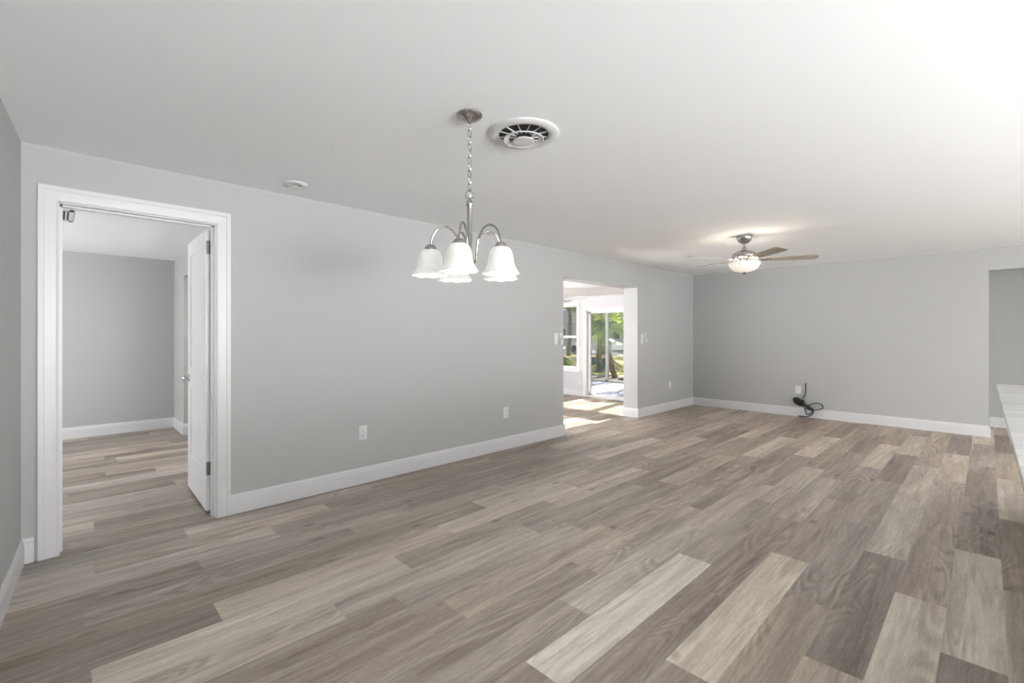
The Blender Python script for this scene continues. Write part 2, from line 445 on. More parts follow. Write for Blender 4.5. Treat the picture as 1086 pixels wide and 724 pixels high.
# ------------------------------------------------------------------ bedroom doorway: casing, jamb and door
def casing(name, x0, x1, ztop, ysurf, sgn, wdt=.088):
    """flat casing with a raised outer back band, round three sides of a doorway"""
    bm = bm_new(); t = .018 * sgn
    prof = [(0, 0), (0, .010), (.006, .014), (.012, .013), (.030, .0145), (.060, .0155), (.064, .019), (wdt, .019), (wdt, 0)]
    path = [(x0, 0, -1, 0), (x0, ztop, -1, 1), (x1, ztop, 1, 1), (x1, 0, 1, 0)]
    R = []
    for (x, z, sx, sz) in path:
        R.append([bm.verts.new((x + sx * u, ysurf + sgn * h, z + sz * u)) for u, h in prof])
    m = len(prof)
    for a, b in zip(R, R[1:]):
        for i in range(m): bm.faces.new((a[i], b[i], b[(i + 1) % m], a[(i + 1) % m]))
    bm.faces.new(R[0]); bm.faces.new(list(reversed(R[-1])))
    return struct(name, bm, M_trim)
JX0, JX1, JZ = .012, .818, 2.118
casing('trim_1', JX0 - .006, JX1 + .006, JZ + .006, YW, -1)
casing('trim_2', JX0 - .006, JX1 + .006, JZ + .006, YW + BW, 1)
bm = bm_new()     # jamb lining with door stop
box(bm, DX0, JX0, YW, YW + BW, 0, JZ + .017); box(bm, JX1, DX1, YW, YW + BW, 0, JZ + .017); box(bm, DX0, DX1, YW, YW + BW, JZ, DZ)
box(bm, JX0, JX0 + .011, YW + .052, YW + .09, 0, JZ); box(bm, JX1 - .011, JX1, YW + .052, YW + .09, 0, JZ); box(bm, JX0, JX1, YW + .052, YW + .09, JZ - .011, JZ)
struct('trim_3', bm, M_trim)

HX, HY = .826, 4.055                     # hinge side of the open leaf
door = struct_root('door_1', (HX, HY, 0), 'white two panel door standing open into the bedroom', 'door')
dt, dw, dz0, dz1 = .036, .79, .018, 2.105
def leaf(bm):
    # local frame: x = thickness (-dt..0), y = along the leaf
    st, rl = .115, .12
    box(bm, -dt + .007, -.007, .02, dw - .02, dz0 + .02, dz1 - .02)           # recessed panels
    for (y0, y1, z0, z1) in ((0, st, dz0, dz1), (dw - st, dw, dz0, dz1), (st, dw - st, dz0, .30), (st, dw - st, .875, 1.05), (st, dw - st, 1.99, dz1)):
        box(bm, -dt, 0, y0, y1, z0, z1)
    for s in (-dt + .004, -.004):                                              # sticking round each panel
        for (z0, z1) in ((.30, .875), (1.05, 1.99)):
            x0, x1 = (s, -dt + .008) if s < -.01 else (-.008, s)
            for (a, b, c_, d) in ((st, st + .014, z0, z1), (dw - st - .014, dw - st, z0, z1), (st, dw - st, z0, z0 + .014), (st, dw - st, z1 - .014, z1)):
                box(bm, x0, x1, a, b, c_, d)
bm = bm_new(); leaf(bm)
lf = obj('door_leaf', bm, M_door); lf.parent = door
for zc in (1.975, .33):
    bm = bm_new(); box(bm, -dt + .002, .0, -.0025, -.0002, zc - .05, zc + .05)
    box(bm, .0, .0085, -.004, -.001, zc - .05, zc + .05)
    tube(bm, [(.002, -.008, zc - .052), (.002, -.008, zc + .052)], .0065, 10)
    h = obj('hinge', bm, M_bronze, smooth=40); h.parent = door
bm = bm_new()
lathe(bm, [(0, 0), (.031, 0), (.031, .006), (.026, .010), (.010, .012), (.010, .022), (.019, .027), (.023, .034), (.022, .043), (.014, .049), (0, .050)], seg=24)
bmesh.ops.rotate(bm, verts=bm.verts, matrix=Matrix.Rotation(-PI / 2, 3, 'Y'))
bmesh.ops.translate(bm, verts=bm.verts, vec=(-dt, dw - .065, .955))
k = obj('door_knob', bm, M_nickel, smooth=40); k.parent = door
bm = bm_new(); box(bm, -dt + .006, -.006, dw, dw + .002, .92, .99); k = obj('latch_plate', bm, M_nickel); k.parent = door
door.rotation_euler = (0, 0, math.radians(-1.5))

# ------------------------------------------------------------------ sunroom window and sliding door
win = struct_root('window_1', (XS, (WY0 + WY1) / 2, WZ0), 'white single hung sunroom window looking onto the garden', 'window')
bm = bm_new()
x0, x1 = XS - .018, XS + .14
for (a, b, c_, d) in ((WY0 - .075, WY0, WZ0 - .05, WZ1 + .06), (WY1, WY1 + .075, WZ0 - .05, WZ1 + .06), (WY0, WY1, WZ1, WZ1 + .06)): box(bm, XS - .018, XS, a, b, c_, d)
box(bm, XS - .05, XS, WY0 - .12, WY1 + .1, WZ0 - .05, WZ0 - .005)
obj('window_frame', bm, M_vinyl, win)
bm = bm_new()
for (a, b, c_, d) in ((WY0, WY0 + .05, WZ0, WZ1), (WY1 - .05, WY1, WZ0, WZ1), (WY0, WY1, WZ1 - .04, WZ1), (WY0, WY1, WZ0, WZ0 + .055), (WY0, WY1, 1.24, 1.30)): box(bm, XS + .06, XS + .12, a, b, c_, d)
obj('sash', bm, M_vinyl, win)
bm = bm_new(); box(bm, XS + .085, XS + .091, WY0 + .05, WY1 - .05, WZ0 + .055, WZ1 - .04); obj('glass_pane', bm, M_glass, win)

sd = struct_root('door_2', (XS, (SY0 + SY1) / 2, ZS), 'white framed sliding glass door leading out to the patio', 'door')
bm = bm_new()
for (a, b, c_, d) in ((SY1, SY1 + .05, ZS, SZ1 + .05), (SY0 - .05, SY0, ZS, SZ1 + .05), (SY0, SY1, SZ1, SZ1 + .05)): box(bm, XS - .015, XS, a, b, c_, d)
for (a, b, c_, d) in ((SY1 - .035, SY1, ZS, SZ1), (SY0, SY0 + .035, ZS, SZ1), (SY0, SY1, SZ1 - .03, SZ1), (SY0, SY1, ZS, ZS + .03)): box(bm, XS, XS + .15, a, b, c_, d)
obj('door_frame', bm, M_vinyl, sd)
ym = (SY0 + SY1) / 2 - .0
for (ya, yb, xo) in ((SY0 + .035, ym + .03, .03), (ym - .03, SY1 - .035, .085)):
    bm = bm_new()
    for (a, b, c_, d) in ((ya, ya + .055, ZS + .03, SZ1 - .03), (yb - .055, yb, ZS + .03, SZ1 - .03), (ya, yb, SZ1 - .07, SZ1 - .03), (ya, yb, ZS + .03, ZS + .075)): box(bm, XS + xo, XS + xo + .04, a, b, c_, d)
    p = obj('sliding_panel', bm, M_vinyl, sd)
    bm = bm_new(); box(bm, XS + xo + .017, XS + xo + .023, ya + .055, yb - .055, ZS + .075, SZ1 - .07); obj('glass_pane', bm, M_glass, p)

# kitchen windows behind the camera: frames only
for i, (a, b) in enumerate(((.1, 2.7), (4.9, 7.5))):
    bm = bm_new()
    for (p, q, c_, d) in ((a, a + .05, .4, 2.3), (b - .05, b, .4, 2.3), (a, b, .4, .46), (a, b, 2.24, 2.3), ((a + b) / 2 - .03, (a + b) / 2 + .03, .4, 2.3)): box(bm, p, q, -4.73, -4.66, c_, d)
    struct('window_%d' % (i + 2), bm, M_vinyl, 'white framed kitchen window behind the viewer, %s' % ('nearer the left wall' if i == 0 else 'nearer the hall'), 'window')

# ------------------------------------------------------------------ wall plates
def bxb(bm, *a, w=.0015):
    b2 = bm_new(); box(b2, *a); bevel(b2, w, 1)
    me = bpy.data.meshes.new('t'); b2.to_mesh(me); b2.free(); bm.from_mesh(me); bpy.data.meshes.remove(me)

def outlet(x, z, label, wall='long', kind='outlet', pw=.078, ph=.128):
    """plate on wall_long (facing -Y) or wall_far (facing -X) or sunroom end wall"""
    if wall == 'long': base = Vector((x, YW, z)); ux, un = Vector((1, 0, 0)), Vector((0, -1, 0))
    elif wall == 'far': base = Vector((XF, x, z)); ux, un = Vector((0, 1, 0)), Vector((-1, 0, 0))
    else: base = Vector((XS, x, z)); ux, un = Vector((0, 1, 0)), Vector((-1, 0, 0))
    t = thing('wall_outlet' if kind == 'outlet' else 'light_switch' if kind == 'switch' else 'blank_cover_plate', base, label, 'outlet' if kind == 'outlet' else 'switch' if kind == 'switch' else 'cover plate')
    def b_(bm, u0, u1, n0, n1, z0, z1, bev=0):
        P = [base + ux * u0 + un * n0, base + ux * u1 + un * n1]
        xs = sorted((P[0].x, P[1].x)); ys = sorted((P[0].y, P[1].y))
        if bev: bxb(bm, xs[0], xs[1], ys[0], ys[1], base.z + z0, base.z + z1, w=bev)
        else: box(bm, xs[0], xs[1], ys[0], ys[1], base.z + z0, base.z + z1)
    bm = bm_new(); b_(bm, -pw / 2, pw / 2, 0, .007, -ph / 2, ph / 2, .0025); obj('cover_plate', bm, M_plate, t)
    if kind == 'outlet':
        for zc in (.021, -.021):
            bm = bm_new(); b_(bm, -.018, .018, .0065, .0095, zc - .017, zc + .017, .001); s = obj('socket', bm, M_plate, t)
            bm = bm_new()
            for u in (-.007, .007): b_(bm, u - .0015, u + .0015, .0094, .0099, zc - .002, zc + .008)
            b_(bm, -.0025, .0025, .0094, .0099, zc - .012, zc - .007)
            obj('slots', bm, M_dark, s)
    elif kind == 'switch':
        bm = bm_new(); b_(bm, -.017, .017, .0065, .011, -.034, .034, .002); obj('rocker', bm, M_plate, t)
    else:
        for zc in (.048, -.048):
            bm = bm_new(); b_(bm, -.003, .003, .0068, .0078, zc - .003, zc + .003)
            obj('screw', bm, M_plate, t)
    return t
outlet(1.952, .450, 'white duplex outlet low on long grey wall, nearest the bedroom doorway')
outlet(3.715, .423, 'white duplex outlet low on long grey wall, just left of the wide opening')
outlet(7.69, .440, 'white duplex outlet low on the grey wall between the wide opening and far corner')
outlet(2.155, .430, 'white cover plate above the bundled black cable on the far wall', 'far', 'blank', .085)
outlet(6.70, .225, 'small white outlet below the windowsill in the sunroom', 'sun')
outlet(6.68, 1.08, 'white light switch between the sunroom window and sliding door', 'sun', 'switch', .075, .12)
outlet(4.607, 1.268, 'white light switch on grey wall left of the wide opening', 'long', 'switch', .075, .15)
outlet(6.752, 1.256, 'white light switch on grey wall right of the wide opening', 'long', 'switch', .075, .15)

# remote holders beside the switches
def cradle(x, label):
    t = thing('fan_remote_holder', (x, YW, 1.27), label, 'remote holder')
    bm = bm_new(); bxb(bm, x - .026, x + .026, YW - .006, YW, 1.195, 1.345, w=.002)
    bxb(bm, x - .026, x - .022, YW - .020, YW, 1.205, 1.29, w=.001); bxb(bm, x + .022, x + .026, YW - .020, YW, 1.205, 1.29, w=.001)
    bxb(bm, x - .026, x + .026, YW - .020, YW - .017, 1.205, 1.25, w=.001); bxb(bm, x - .026, x + .026, YW - .020, YW, 1.200, 1.206, w=.001)
    obj('holder', bm, M_plate, t)
    bm = bm_new(); bxb(bm, x - .019, x + .019, YW - .0165, YW - .0065, 1.208, 1.328, w=.002); r = obj('remote', bm, M_plate, t)
    bm = bm_new()
    for i in range(3): box(bm, x - .008, x + .008, YW - .0175, YW - .0164, 1.262 + i * .02, 1.274 + i * .02)
    obj('button', bm, M_dark, r)
cradle(4.715, 'slim white remote holder beside the switch, left edge of the wide opening')
cradle(6.855, 'slim white remote holder beside the switch, right of the wide opening')

# ------------------------------------------------------------------ black cable bundle at the far wall
ct = thing('coiled_cable', (8.56, 2.03, 0), 'black coaxial cable bundled and coiled low against the far grey wall', 'cable')
bm = bm_new()
xw = XF - .024
def P(dy, z, dx=0): return (xw - dx, 2.03 + dy, z)
tube(bm, spline([(XF, 2.04, .535), P(.015, .528), P(.012, .46), P(.016, .40), P(.03, .34), P(.06, .29)], 6), .0075, 8)
obj('wall_lead', bm, M_black, ct, smooth=60)
bm = bm_new(); rr = random.Random(5)
for q in range(7):      # tight coils of the bundle, left part
    c0 = (.135 - .012 * q, .262 - .007 * q); ra = .045 + rr.uniform(-.008, .008)
    pts = [P(c0[0] + ra * math.cos(a) + .01 * math.sin(3 * a + q), c0[1] + ra * .9 * math.sin(a), .012 + .012 * (q % 4)) for a in [2 * PI * i / 20 for i in range(20)]]
    tube(bm, pts, .009, 6, closed=True)
for q in range(6):
    pts = [P(.16 - .052 * i + rr.uniform(-.008, .008), .275 - .028 * i + rr.uniform(-.014, .014), .02 + rr.uniform(0, .03)) for i in range(6)]
    tube(bm, spline(pts, 4), .011, 6)
obj('coil', bm, M_black, ct, smooth=60)
bm = bm_new()
tube(bm, spline([P(.0, .17, .02), P(-.06, .215, .02), P(-.14, .245, .02), P(-.205, .225, .02), P(-.225, .18, .02), P(-.18, .145, .02), P(-.10, .13, .02), P(-.02, .135, .02), P(.04, .17, .02)], 6), .0085, 6)
obj('loop', bm, M_black, ct, smooth=60)
bm = bm_new()
tube(bm, spline([P(.02, .16, .02), P(.012, .10, .03), P(-.012, .055, .045), P(-.05, .06, .04), P(-.078, .10, .03), P(-.07, .14, .02)], 6), .0085, 6)
tube(bm, spline([P(-.08, .13, .02), P(-.10, .09, .04), P(-.07, .045, .05), P(-.02, .022, .06), P(.04, .012, .06), P(.09, .010, .05)], 6), .0085, 6)
tube(bm, [P(.035, .014, .06), P(.10, .014, .05)], .011, 8)
obj('tail', bm, M_black, ct, smooth=60)

# ------------------------------------------------------------------ peninsula at the right edge
def marble():
    m = pm('white_veined_marble', (.64, .64, .63), .18)
    n = m.node_tree.nodes; l = m.node_tree.links; b = n['Principled BSDF']
    tc = n.new('ShaderNodeTexCoord'); mp = n.new('ShaderNodeMapping'); mp.inputs['Scale'].default_value = (6.5, 1.2, 1); mp.inputs['Rotation'].default_value = (0, 0, .25)
    nz = n.new('ShaderNodeTexNoise'); nz.inputs['Scale'].default_value = 1.3; nz.inputs['Detail'].default_value = 6; nz.inputs['Distortion'].default_value = 1.4
    cr = n.new('ShaderNodeValToRGB'); e = cr.color_ramp.elements
    e[0].position = .36; e[0].color = (.56, .56, .565, 1); e[1].position = .58; e[1].color = (.66, .66, .65, 1)
    l.new(tc.outputs['Object'], mp.inputs[0]); l.new(mp.outputs[0], nz.inputs['Vector']); l.new(nz.outputs['Fac'], cr.inputs[0]); l.new(cr.outputs[0], b.inputs['Base Color'])
    return m
M_marble = marble()
bm = bm_new(); box(bm, .3, 5.63, -1.15, -.052, .88, .912); bevel(bm, .004, 2)
ctop = obj('marble_countertop', bm, M_marble); ctop.rotation_euler = (0, 0, math.radians(.35)); ctop.location = (0, -.03, 0)
tag(ctop, 'white veined marble bar top jutting in at the right edge', 'countertop')
bt = thing('base_cabinet', (2.9, -.7, 0), 'white peninsula base cabinet under the marble bar top', 'cabinet')
bm = bm_new(); box(bm, .35, 5.25, -1.1, -.42, .09, .879); box(bm, .4, 5.2, -1.04, -.48, 0, .09); obj('carcass', bm, M_cabinet, bt)
for i in range(8):
    xa = .37 + i * .61; bm = bm_new(); bxb(bm, xa, xa + .585, -.42, -.402, .12, .85, w=.002)
    obj('back_panel', bm, M_cabinet, bt)

# ------------------------------------------------------------------ ceiling fittings
# round air diffuser
dv = thing('round_ceiling_vent', (1.85, 1.80, H), 'round white air diffuser on the ceiling, right of the chandelier canopy', 'vent')
c = (1.85, 1.80, H)
bm = bm_new(); lathe(bm, [(.140, .0), (.192, .0), (.198, -.006), (.190, -.012), (.160, -.015), (.142, -.012), (.138, -.008), (.140, 0)], c, 48); obj('outer_ring', bm, M_plate, dv, smooth=40)
bm = bm_new(); lathe(bm, [(0, -.0003), (.139, -.0003), (.139, -.0006), (0, -.0006)], c, 48); obj('duct_dark_sheet', bm, M_dark, dv)  # flat black disc in place of the unlit duct hollow
bm = bm_new(); lathe(bm, [(.084, -.022), (.111, -.032), (.113, -.036), (.110, -.038), (.082, -.027)], c, 48, close=True); obj('middle_cone', bm, M_plate, dv, smooth=40)
bm = bm_new(); lathe(bm, [(0, -.034), (.048, -.034), (.060, -.040), (.061, -.044), (.056, -.046), (.040, -.046), (0, -.044)], c, 40); obj('center_disc', bm, M_plate, dv, smooth=40)
bm = bm_new()
for i in range(12):
    a = 2 * PI * i / 12 + .0; d = Vector((math.cos(a), math.sin(a), 0)); s = Vector((-d.y, d.x, 0)) * .0009; o_ = Vector(c)
    q = [o_ + d * .045 - s + Vector((0, 0, -.020)), o_ + d * .134 - s + Vector((0, 0, -.006)), o_ + d * .134 - s + Vector((0, 0, -.001)), o_ + d * .045 - s + Vector((0, 0, -.012))]
    va = [bm.verts.new(p) for p in q]; vb = [bm.verts.new(p + 2 * s) for p in q]
    bm.faces.new(va); bm.faces.new(list(reversed(vb)))
    for k in range(4): bm.faces.new((va[k], vb[k], vb[(k + 1) % 4], va[(k + 1) % 4]))
obj('vanes', bm, M_plate, dv)

# smoke detector base
sm = thing('smoke_detector', (1.265, 3.575, H), 'flat white round detector mounting plate on the ceiling above the long wall', 'smoke detector')
c = (1.265, 3.575, H)
bm = bm_new(); lathe(bm, [(0, 0), (.076, 0), (.078, -.006), (.070, -.012), (.045, -.014), (.040, -.010), (0, -.010)], c, 36); obj('mounting_plate', bm, M_plate, sm, smooth=40)
for (du, dv_) in ((.02, -.015), (-.02, .018)):
    bm = bm_new(); lathe(bm, [(0, -.0101), (.007, -.0101), (.007, -.013), (0, -.013)], (c[0] + du, c[1] + dv_, H), 12)
    obj('screw_hole', bm, M_bronze, sm)

# bedroom ceiling register
rg = thing('ceiling_register', (-.05, 5.85, 2.385), 'white slatted air register on the bedroom ceiling, seen through the doorway', 'vent')
bm = bm_new(); X0, X1, Ya, Yb, zc = -.215, .103, 5.46, 6.02, 2.385
for (a, b, c_, d) in ((X0, X0 + .028, Ya, Yb), (X1 - .028, X1, Ya, Yb), (X0, X1, Ya, Ya + .06), (X0, X1, Yb - .06, Yb)): box(bm, a, b, c_, d, zc - .004, zc)
obj('frame', bm, M_plate, rg)
bm = bm_new(); box(bm, X0 + .02, X1 - .02, Ya + .05, Yb - .05, zc - .001, zc); obj('duct_dark_sheet', bm, M_dark, rg)  # thin black sheet stands in for the darkness inside the duct
bm = bm_new()
for i in range(10):
    xx = X1 - .028 - .024 - i * .0255
    box(bm, xx, xx + .0115, Ya + .05, Yb - .05, zc - .004, zc - .0015)
obj('louvers', bm, M_plate, rg)

# ------------------------------------------------------------------ chandelier
CX, CY = 1.496, 1.838
ch = thing('chandelier', (CX, CY, H), 'five arm brushed nickel chandelier with white bell glass shades, hanging on a chain', 'chandelier')
c = (CX, CY, 0)
bm = bm_new(); lathe(bm, [(0, H), (.064, H), (.066, H - .004), (.060, H - .014), (.040, H - .026), (.016, H - .034), (.010, H - .044), (0, H - .046)], c, 40); obj('canopy', bm, M_nickel, ch, smooth=50)
bm = bm_new()      # chain links
z = H - .040; i = 0
while z > 2.052:
    ll, lw = .042, .0085; zc = z - ll / 2
    pts = []
    for k in range(16):
        a = 2 * PI * k / 16
        u = lw * math.cos(a); vz = (ll / 2 - lw) * (1 if math.sin(a) > 0 else -1) + lw * math.sin(a)
        pts.append((CX + (u if i % 2 else u * .7), CY + (0 if i % 2 else u * .7), zc + vz))
    if i % 2 == 0: pts = [(CX + (p[0] - CX) * 0.3, CY + (p[1] - CY) * 1.4, p[2]) for p in pts]
    tube(bm, pts, .0021, 6, closed=True); z -= ll - .008; i += 1
obj('chain', bm, M_nickel, ch, smooth=60)
Rv = Vector((math.sin(math.radians(45.65)), -math.cos(math.radians(45.65)), 0)); Fv = Vector((math.cos(math.radians(45.65)), math.sin(math.radians(45.65)), 0))
bm = bm_new(); tube(bm, [Vector((CX, CY, 2.033)) + Rv * .020 * math.cos(a) + Vector((0, 0, .021 * math.sin(a))) for a in [2 * PI * k / 24 for k in range(24)]], .0022, 6, closed=True); obj('hanging_ring', bm, M_nickel, ch, smooth=60)
bm = bm_new()
lathe(bm, [(0, 2.016), (.005, 2.014), (.006, 2.008), (.013, 2.003), (.0175, 1.992), (.018, 1.980), (.013, 1.974), (.0125, 1.968), (.0125, 1.715), (.020, 1.708), (.026, 1.698), (.024, 1.686), (.012, 1.678), (.008, 1.670), (.011, 1.664), (.008, 1.656), (0, 1.652)], c, 24)
obj('stem', bm, M_nickel, ch, smooth=50)
RA = .195
def arm_set(ang_deg):
    # angle measured in the camera-neutral frame of the room: 0 = Rv, 90 = Fv
    a = math.radians(ang_deg); d = Rv * math.cos(a) + Fv * math.sin(a); o_ = Vector((CX, CY, 0))
    def Q(r, z): return o_ + d * r + Vector((0, 0, z))
    bm = bm_new()
    tube(bm, spline([Q(.018, 1.695), Q(.036, 1.694), Q(.044, 1.715), Q(.047, 1.76), Q(.058, 1.81), Q(.088, 1.852), Q(.125, 1.867), Q(.160, 1.852), Q(.186, 1.815), Q(.194, 1.775)], 6), .0052, 8)
    arm = obj('arm', bm, M_nickel, ch, smooth=60)
    cc = (Q(RA, 0).x, Q(RA, 0).y, 0)
    bm = bm_new(); lathe(bm, [(0, 1.776), (.010, 1.775), (.024, 1.768), (.030, 1.757), (.030, 1.742), (.026, 1.740), (0, 1.740)], cc, 28)
    for k in range(3):
        aa = a + 2 * PI * k / 3 + .5; n_ = Vector((math.cos(aa), math.sin(aa), 0)); p = Vector(cc) + Vector((0, 0, 1.748))
        tube(bm, [p + n_ * .028, p + n_ * .040], .0035, 8)
    obj('fitter', bm, M_nickel, arm, smooth=50)
    bm = bm_new()
    outer = [(.029, 1.750), (.036, 1.748), (.045, 1.741), (.052, 1.730), (.057, 1.715), (.060, 1.697), (.063, 1.678), (.068, 1.660), (.076, 1.643), (.086, 1.628), (.092, 1.620)]
    inner = [(r - .003, z - .001) for r, z in reversed(outer)]
    prof = outer + inner; nO = len(outer)
    def wv(k, ang, r, z):
        kk = k if k < nO else len(prof) - 1 - k
        f = max(0, (kk - 6) / 4)
        return r * (1 + .012 * f * math.cos(8 * ang)), z - .0018 * f * math.cos(8 * ang)
    lathe(bm, prof, cc, 48, wave=wv, close=True)
    s = obj('glass_shade', bm, M_shade, arm, smooth=60)
    bm = bm_new(); lathe(bm, [(0, 1.740), (.012, 1.738), (.013, 1.715), (.020, 1.700), (.024, 1.680), (.020, 1.660), (0, 1.652)], cc, 20); obj('light_bulb', bm, M_bulb, arm, smooth=60)
    light('chandelier_bulb_light', 'POINT', (cc[0], cc[1], 1.640), .4, (1, .96, .9), radius=.03)
M_bulb = pm('glowing_bulb', (.9, .9, .88), .4, emit=(1, .96, .88), es=2.0, var=(20, .01))
for g in (190, 261, 326, 37, 118): arm_set(g)

# ------------------------------------------------------------------ ceiling fan
FX, FY = 5.556, 1.925
def ceiling_fan(FX, FY, H, label, angles, lit=True, R=.73, drop=0.0, blade_mat=None, motor_mat=None):
    t = thing('ceiling_fan', (FX, FY, H), label, 'ceiling fan')
    c = (FX, FY, 0); D = drop
    mm = motor_mat or M_nickel
    bm = bm_new(); lathe(bm, [(0, H), (.080, H), (.083, H - .006), (.080, H - .030), (.066, H - .062), (.040, H - .084), (.016, H - .090), (0, H - .090)], c, 36); obj('canopy', bm, mm, t, smooth=50)
    bm = bm_new(); tube(bm, [(FX, FY, H - .088), (FX, FY, H - .160 - D)], .0125, 14); lathe(bm, [(.0125, H - .130 - D), (.028, H - .140 - D), (.030, H - .168 - D), (.0125, H - .172 - D)], c, 24); obj('downrod', bm, mm, t, smooth=50)
    z0 = H - .165 - D
    bm = bm_new(); lathe(bm, [(0, z0), (.045, z0), (.085, z0 - .014), (.118, z0 - .034), (.125, z0 - .060), (.118, z0 - .085), (.095, z0 - .100), (.060, z0 - .108), (0, z0 - .108)], c, 40)
    for i in range(10):
        a = 2 * PI * i / 10; d = Vector((math.cos(a), math.sin(a), 0)); p = Vector(c) + d * .121 + Vector((0, 0, z0 - .06))
        tube(bm, [p + Vector((0, 0, .018)), p - Vector((0, 0, .018))], .004, 6)
    obj('motor_housing', bm, mm, t, smooth=50)
    zb = z0 - .110
    for ang in angles:
        a = math.radians(ang); rot = Matrix.Rotation(a, 3, 'Z')
        bm = bm_new()      # blade iron
        for (x0, x1, hw0, hw1) in ((.075, .155, .017, .012), (.155, .235, .012, .045), (.235, .265, .045, .040)):
            v = []
            for zz in (-.004, 0):
                for (x, y) in ((x0, -hw0), (x1, -hw1), (x1, hw1), (x0, hw0)): v.append(bm.verts.new((x, y, zz)))
            for f in ((0, 3, 2, 1), (4, 5, 6, 7), (0, 1, 5, 4), (1, 2, 6, 5), (2, 3, 7, 6), (3, 0, 4, 7)): bm.faces.new([v[k] for k in f])
        for y in (-.022, .022, 0): lathe(bm, [(0, -.008), (.006, -.006), (.006, -.003), (0, -.003)], (.245, y, 0), 10)
        pitch = Matrix.Rotation(math.radians(-12), 3, 'X')
        bmesh.ops.rotate(bm, verts=bm.verts, matrix=pitch); bmesh.ops.rotate(bm, verts=bm.verts, matrix=rot); bmesh.ops.translate(bm, verts=bm.verts, vec=(FX, FY, zb))
        iron = obj('blade_iron', bm, mm, t)
        bm = bm_new()      # blade: tapered with rounded end
        outl = [(.20, -.050), (.30, -.056), (.50, -.062), (R - .06, -.066), (R - .02, -.058), (R - .003, -.036), (R, 0), (R - .003, .036), (R - .02, .058), (R - .06, .066), (.50, .062), (.30, .056), (.20, .050)]
        top = [bm.verts.new((x, y, .007)) for x, y in outl]; bot = [bm.verts.new((x, y, .001)) for x, y in outl]
        bm.faces.new(top); bm.faces.new(list(reversed(bot)))
        for k in range(len(outl)): bm.faces.new((bot[k], bot[(k + 1) % len(outl)], top[(k + 1) % len(outl)], top[k]))
        bmesh.ops.rotate(bm, verts=bm.verts, matrix=pitch); bmesh.ops.rotate(bm, verts=bm.verts, matrix=rot); bmesh.ops.translate(bm, verts=bm.verts, vec=(FX, FY, zb))
        obj('blade', bm, blade_mat or M_blade, iron)
    zf = z0 - .108
    bm = bm_new(); lathe(bm, [(0, zf), (.06, zf), (.062, zf - .012), (.075, zf - .020), (.080, zf - .026), (0, zf - .026)], c, 32); obj('switch_housing', bm, mm, t, smooth=50)
    if lit:
        zt = zf - .026
        outer = [(.160, zt - .004), (.163, zt - .012), (.158, zt - .034), (.142, zt - .062), (.112, zt - .088), (.070, zt - .104), (.012, zt - .111)]
        inner = [(.009, zt - .107), (.068, zt - .100), (.108, zt - .084), (.137, zt - .059), (.153, zt - .033), (.156, zt - .006)]
        bm = bm_new(); lathe(bm, outer + inner, c, 44, close=True); obj('glass_bowl', bm, M_bowl, t, smooth=60)
        bm = bm_new(); lathe(bm, [(0, zt + .002), (.008, zt), (.008, zt - .106), (.012, zt - .112), (.016, zt - .118), (.013, zt - .126), (.005, zt - .132), (0, zt - .134)], c, 20); obj('finial', bm, M_bronze, t, smooth=50)
        for k in range(3):
            a = 2 * PI * k / 3 + .9; p = (FX + .085 * math.cos(a), FY + .085 * math.sin(a))
            bm = bm_new(); lathe(bm, [(0, zt - .004), (.012, zt - .006), (.013, zt - .02), (.022, zt - .036), (.02, zt - .058), (0, zt - .068)], (*p, 0), 16); obj('light_bulb', bm, M_bulb, t, smooth=60)
            light('fan_bulb_light', 'POINT', (FX + .125 * math.cos(a), FY + .125 * math.sin(a), zt - .012), 3.5, (1, .88, .72), radius=.022)
    return t
ceiling_fan(FX, FY, H, 'brushed nickel ceiling fan with five taupe blades and a lit glass bowl', (-62, 9, 79, 152, 227))
ceiling_fan(6.74, 5.62, 2.2, 'white ceiling fan with pale blades in the sunroom beyond the opening', (-95, 22, 142), lit=False, R=.66, drop=-.05, blade_mat=M_plate, motor_mat=M_plate)

# ------------------------------------------------------------------ outside
def mat_tex(name, c1, c2, scale, rough=.9, detail=6, stretch=(1, 1, 1)):
    m = pm(name, c1, rough); n = m.node_tree.nodes; l = m.node_tree.links; b = n['Principled BSDF']
    tc = n.new('ShaderNodeTexCoord'); mp = n.new('ShaderNodeMapping'); mp.inputs['Scale'].default_value = stretch
    nz = n.new('ShaderNodeTexNoise'); nz.inputs['Scale'].default_value = scale; nz.inputs['Detail'].default_value = detail
    mr = n.new('ShaderNodeMapRange'); mr.inputs['From Min'].default_value = .35; mr.inputs['From Max'].default_value = .65
    mx = n.new('ShaderNodeMix'); mx.data_type = 'RGBA'; mx.inputs['A'].default_value = (*c1, 1); mx.inputs['B'].default_value = (*c2, 1)
    l.new(tc.outputs['Object'], mp.inputs[0]); l.new(mp.outputs[0], nz.inputs['Vector']); l.new(nz.outputs['Fac'], mr.inputs['Value']); l.new(mr.outputs[0], mx.inputs['Factor']); l.new(mx.outputs['Result'], b.inputs['Base Color'])
    return m
M_lawn = mat_tex('sun_glare_lawn', (.48, .44, .12), (.66, .60, .24), 2.5)  # yellow sun glare is put into the grass colour
M_mulch = mat_tex('shade_dark_mulch', (.02, .017, .012), (.05, .042, .028), 9)  # colour darkened to stand in for shade under shrubs
M_pav = mat_tex('blue_grey_pavers', (.18, .20, .28), (.46, .49, .60), 5)
M_road = mat_tex('pale_road', (.22, .23, .25), (.3, .31, .33), 2)
M_trunk = mat_tex('brown_palm_trunk', (.09, .065, .035), (.26, .19, .09), 10, stretch=(1, 1, 4))
M_cage = pm('bronze_grey_aluminium', (.42, .41, .40), .5, var=(10, .05))
